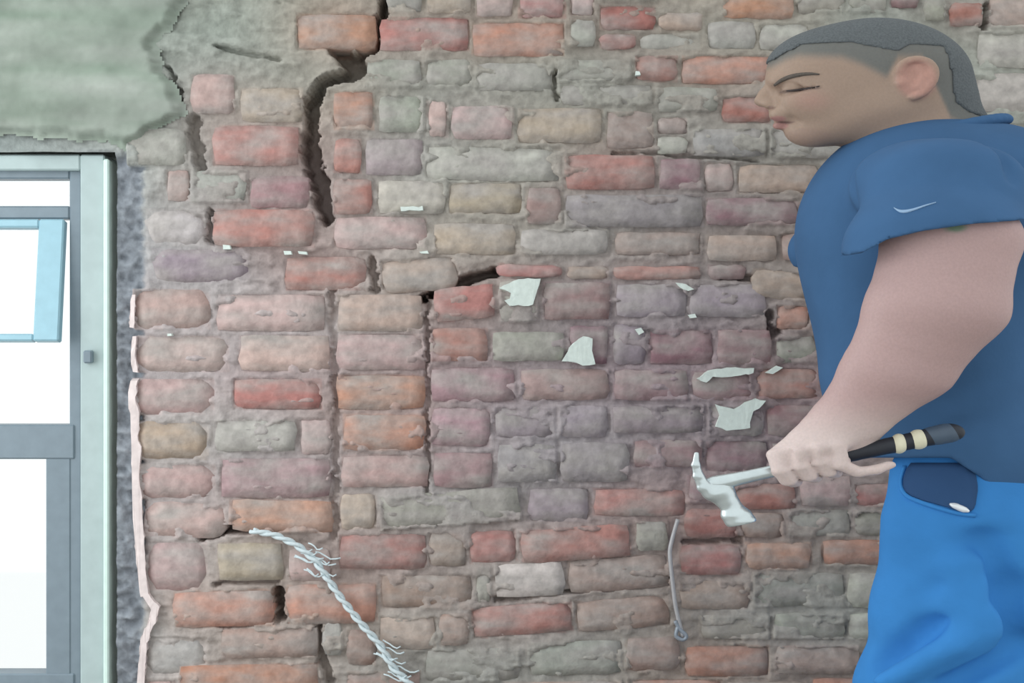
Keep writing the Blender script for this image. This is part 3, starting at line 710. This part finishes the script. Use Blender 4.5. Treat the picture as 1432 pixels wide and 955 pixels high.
# creases: shoulder seam and armpit
f.chain([(N(1335, 176, -.66), .004), (N(1390, 205, -.72), .005), (N(1420, 250, -.76), .006)], .012, 's')
f.chain([(N(1196, 352, -.74), .004), (N(1180, 300, -.70), .005), (N(1190, 240, -.66), .004)], .014, 's')
shirt_me, _ = f.mesh('t_shirt')
def cloth(name, c, k=1.0):
    m, nt, b = mat_new(name); b.inputs['Roughness'].default_value = .85; b.inputs['Specular IOR Level'].default_value = .2
    rgb = node(nt, 'ShaderNodeRGB'); rgb.outputs[0].default_value = lin(c, k)
    tc = node(nt, 'ShaderNodeTexCoord'); big = node(nt, 'ShaderNodeTexNoise'); big.inputs['Scale'].default_value = 9; big.inputs['Detail'].default_value = 3; nt.links.new(tc.outputs['Object'], big.inputs['Vector'])
    mix_mul(nt, rgb.outputs[0], big.outputs['Fac'], .92, 1.08, b.inputs['Base Color'])
    fine = node(nt, 'ShaderNodeTexNoise'); fine.inputs['Scale'].default_value = 34; fine.inputs['Detail'].default_value = 4; nt.links.new(tc.outputs['Object'], fine.inputs['Vector'])
    bp = node(nt, 'ShaderNodeBump'); bp.inputs['Strength'].default_value = .25; bp.inputs['Distance'].default_value = .006
    nt.links.new(fine.outputs['Fac'], bp.inputs['Height']); nt.links.new(bp.outputs['Normal'], b.inputs['Normal'])
    return m
M_SHIRT = cloth('steel_blue_jersey', (62, 97, 136)); M_TROU = cloth('bright_blue_workwear', (60, 132, 200))
shirt = link('t_shirt', shirt_me, M_SHIRT); parent_keep(shirt, person)
# ---- trousers
f = Field(lin_axis(-.20, .20, .005), lin_axis(-.76, -.25, .005), lin_axis(.04, 1.02, .005))
f.cap(N(1368, 664, YM - .062), N(1368, 664, YM + .062), .084, .084, .06)
f.chain(LEGN, .03, inf=.004); f.chain(LEGF, .03, inf=.004)
for a, b_, rr in (((1238, 925, -.650), (1300, 884, -.680), .014), ((1300, 884, -.680), (1385, 836, -.682), .012), ((1376, 756, -.682), (1402, 820, -.676), .016), ((1402, 820, -.676), (1410, 890, -.668), .015), ((1290, 826, -.682), (1366, 800, -.684), .009), ((1330, 955, -.678), (1432, 900, -.66), .012)):
    f.cap(N(*a), N(*b_), rr, rr, .022, 's')
for a, b_, rr in (((1240, 952, -.68), (1330, 905, -.69), .012), ((1345, 790, -.68), (1360, 880, -.68), .014)):
    f.cap(N(*a), N(*b_), rr, rr, .03)
f.clip(lambda X, Yg, Z: (625 - uv_of(X, Z, Yg)[1]) * .0011)
trou_me, _ = f.mesh('trousers')
trou = link('trousers', trou_me, M_TROU); parent_keep(trou, person)
# ---- shoes
M_SHOE = simple('dark_work_shoe', (52, 50, 50), .6, bump=.2, var=.1); M_SOLE = simple('shoe_sole', (30, 30, 30), .8)
for q in ((1350, -.60), (1420, -.40)):
    a = N(q[0], 1400, q[1]); a[2] = .055
    f = Field(lin_axis(a[0] - .21, a[0] + .07, .005), lin_axis(a[1] - .07, a[1] + .07, .005), lin_axis(-.01, .16, .005))
    f.cap(a, a - np.array((.12, 0, .010)), .046, .036, .03); f.cap(a, a + np.array((.005, 0, .055)), .044, .042, .02)
    f.clip(lambda X, Yg, Z: .014 - Z + 0 * X + 0 * Yg)
    o = link('shoe', f.mesh('shoe')[0], M_SHOE); parent_keep(o, person)
    f = Field(lin_axis(a[0] - .21, a[0] + .07, .005), lin_axis(a[1] - .07, a[1] + .07, .005), lin_axis(-.02, .05, .0033))
    b2 = a.copy(); b2[2] = .03; f.cap(b2, b2 - np.array((.12, 0, 0)), .049, .041, .02)
    f.clip(lambda X, Yg, Z: np.maximum(-Z + .0005, Z - .020) + 0 * X + 0 * Yg)
    s_ = link('sole', f.mesh('sole')[0], M_SOLE); s_.parent = o; s_.location = (0, 0, 0)

# ---- pieces laid on the cloth and skin
def bvh(me):
    return BVHTree.FromPolygons([v.co.copy() for v in me.vertices], [tuple(p.vertices) for p in me.polygons])
def hit(tree, u, v, lift):
    o_ = Vector((0, -CAMD, CZ)); d_ = (at(u, v, 0) - o_).normalized()
    h, nrm, _, _ = tree.ray_cast(o_, d_)
    if h is None: return at(u, v, -.6)
    if nrm.dot(d_) > 0: nrm = -nrm
    return h + nrm * lift
def onto(name, tree, rows, lift, mat, parent, thick=.0015):
    # rows: list of (v, u_left, u_right) strips -> a thin fitted patch
    n = 8; top = []; bot = []
    for v, a, b_ in rows:
        top.append([hit(tree, a + (b_ - a) * k / n, v, lift) for k in range(n + 1)])
        bot.append([hit(tree, a + (b_ - a) * k / n, v, lift - thick - .002) for k in range(n + 1)])
    vs_ = [p for r_ in top for p in r_] + [p for r_ in bot for p in r_]; m = len(rows); fs = []
    T = lambda i, j: i * (n + 1) + j; B = lambda i, j: m * (n + 1) + T(i, j)
    for i in range(m - 1):
        for j in range(n):
            fs.append((T(i, j), T(i + 1, j), T(i + 1, j + 1), T(i, j + 1))); fs.append((B(i, j), B(i, j + 1), B(i + 1, j + 1), B(i + 1, j)))
        fs.append((T(i, 0), B(i, 0), B(i + 1, 0), T(i + 1, 0))); fs.append((T(i, n), T(i + 1, n), B(i + 1, n), B(i, n)))
    for j in range(n):
        fs.append((T(0, j), T(0, j + 1), B(0, j + 1), B(0, j))); fs.append((T(m - 1, j), B(m - 1, j), B(m - 1, j + 1), T(m - 1, j + 1)))
    o = link(name, mesh_np(name, [tuple(p) for p in vs_], fs), mat); parent_keep(o, parent); return o
t_sh, t_tr, t_bd = bvh(shirt_me), bvh(trou_me), bvh(body_me)
# eyebrow and eye on the side of the face we see
EB = [(1083, 119, 2.0), (1092, 112.5, 3.0), (1104, 107.5, 3.2), (1120, 104, 2.8), (1136, 103, 2.0), (1146, 104, 1.0)]
d = dense(EB, 20)
o = link('eyebrow', tube([hit(t_bd, u, v, .0005) for u, v, _ in d], [max(.0008, w_ / 870) for _, _, w_ in d], 7), M_BROW); parent_keep(o, person)
d = dense([(1100, 127, 1), (1112, 126.5, 2), (1128, 124, 1.8), (1146, 120.5, .8)], 14)
o = link('eyelash', tube([hit(t_bd, u, v, .0004) for u, v, _ in d], [w_ / 1000 for _, _, w_ in d], 6), simple('dark_lash', (58, 50, 50), .7)); parent_keep(o, person)
# pale tapered mark on the sleeve
M_MARK = simple('pale_sleeve_mark', (140, 170, 202), .6, var=.03)
d = dense([(1250, 291, .4), (1257, 296, 2.2), (1266, 296.5, 2.8), (1278, 293.5, 1.8), (1295, 287.5, 1.0), (1309, 283.5, .3)], 22)
vs_, fs = [], []
for i, (u, v, w_) in enumerate(d):
    for s_, lf in ((-1, .0016), (1, .0016), (1, -.001), (-1, -.001)): vs_.append(tuple(hit(t_sh, u, v + s_ * w_ * .7, lf)))
for i in range(len(d) - 1):
    for k in range(4): fs.append((4 * i + k, 4 * i + (k + 1) % 4, 4 * i + 4 + (k + 1) % 4, 4 * i + 4 + k))
o = link('sleeve_mark', mesh_np('sleeve_mark', vs_, fs, False), M_MARK); parent_keep(o, shirt); o['label'] = 'small pale swoosh mark on the sleeve'
# collar band
f = Field(lin_axis(-.10, .13, .003), lin_axis(-.62, -.38, .003), lin_axis(1.44, 1.60, .003))
for k in range(40):
    a0, a1 = 2 * math.pi * k / 40, 2 * math.pi * (k + 1) / 40
    c0 = N(1302, 190, YM)
    q = lambda a_: c0 + np.array((.070 * math.cos(a_), .078 * math.sin(a_), .026 * math.cos(a_)))
    f.cap(q(a0), q(a1), .0085, .0085, .004)
o = link('collar', f.mesh('collar')[0], M_SHIRT); parent_keep(o, shirt)
# pocket: dark opening with a pale stitched rim and a metal tip showing
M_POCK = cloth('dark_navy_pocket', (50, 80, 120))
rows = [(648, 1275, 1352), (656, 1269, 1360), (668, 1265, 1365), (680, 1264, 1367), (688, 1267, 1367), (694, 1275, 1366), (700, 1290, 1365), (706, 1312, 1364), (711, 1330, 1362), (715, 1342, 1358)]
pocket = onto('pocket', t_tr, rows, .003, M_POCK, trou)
d = dense([(1266, 652), (1260, 668), (1260, 684), (1268, 695), (1288, 703), (1312, 711), (1338, 718), (1364, 721)], 30)
o = link('pocket_rim', tube([hit(t_tr, u, v, .0015) for u, v in d], .0035, 7), M_TROU); parent_keep(o, trou)
d = dense([(1328, 706.5), (1338, 710), (1348, 714), (1355, 716)], 12)
o = link('metal_tip', tube([hit(t_tr, u, v, .0065) for u, v in d], [.0015, .003, .0042, .0048, .005, .005, .005, .005, .0048, .004, .003, .0015], 8), simple('bright_metal_tip', (236, 240, 244), .25, metal=.2, var=.02)); parent_keep(o, pocket); o['label'] = 'shiny metal tip sticking out of the pocket'

# ---------------------------------------------------------------- claw hammer in the hand
M_CHROME = simple('bright_steel', (206, 216, 218), .28, metal=.75, var=.05)
M_GRIP = simple('black_rubber_grip', (34, 38, 48), .55, bump=.2, bscale=80, var=.1)
M_BAND = simple('cream_band', (226, 222, 196), .5, var=.06)
ham = empty('claw_hammer', at(1010, hv(1010), HY)); tag(ham, 'steel claw hammer with a black grip held in the fist of the man', 'hammer')
f = Field(lin_axis(-.27, -.135, .0011), lin_axis(HY - .03, HY + .03, .0012), lin_axis(.85, 1.04, .0012))
f.ell(N(1003, 684, HY), .0135, .012, .0155, .004)
for sgn in (-1, 1):
    f.chain([(N(998, 690, HY + sgn * .004), .010), (N(986, 682, HY + sgn * .006), .0068), (N(977, 666, HY + sgn * .008), .0048), (N(973, 650, HY + sgn * .0095), .0036), (N(974, 634, HY + sgn * .0105), .0022)], .003)
f.cap(N(1006, 688, HY), N(1024, 710, HY), .0135, .0098, .006)
f.cap(N(1024, 711, HY), N(1029, 719, HY), .0096, .0135, .003)
f.cap(N(1029, 719, HY), N(1035, 728, HY), .0135, .0142, .002)
a, b_ = N(1024, 711, HY), N(1035.5, 729, HY); ax_ = (b_ - a) / np.linalg.norm(b_ - a)
f.clip(lambda X, Yg, Z: (X - b_[0]) * ax_[0] + (Yg - b_[1]) * ax_[1] + (Z - b_[2]) * ax_[2] - .004)
o = link('hammer_head', f.mesh('hammer_head')[0], M_CHROME); parent_keep(o, ham)
def rod(name, stops, mat, pad=.02):
    pts = [(N(u, hv(u), HY), r_) for u, r_ in stops]
    lo_ = np.min([p for p, _ in pts], 0) - pad; hi_ = np.max([p for p, _ in pts], 0) + pad
    f = Field(*[lin_axis(l, h, .0014) for l, h in zip(lo_, hi_)]); f.chain(pts, .0015)
    o = link(name, f.mesh(name)[0], mat); parent_keep(o, ham); return o
rod('shaft', [(1004, .0115), (1040, .0092), (1090, .0088), (1150, .0086)], M_CHROME)
rod('grip', [(1150, .0105), (1190, .0108), (1245, .0115), (1300, .0125), (1328, .0135)], M_GRIP)
for bu_, rx_ in ((1257, .0078), (1284, .0096)):
    c = N(bu_, hv(bu_), HY); f = Field(*[lin_axis(q - .022, q + .022, .0012) for q in c]); f.ell(c, rx_, .0150, .0150, .002)
    o = link('band', f.mesh('band')[0], M_BAND); parent_keep(o, ham)
rod('end_cap', [(1308, .0140), (1324, .0145)], simple('grey_end_cap', (72, 88, 106), .45, var=.06))
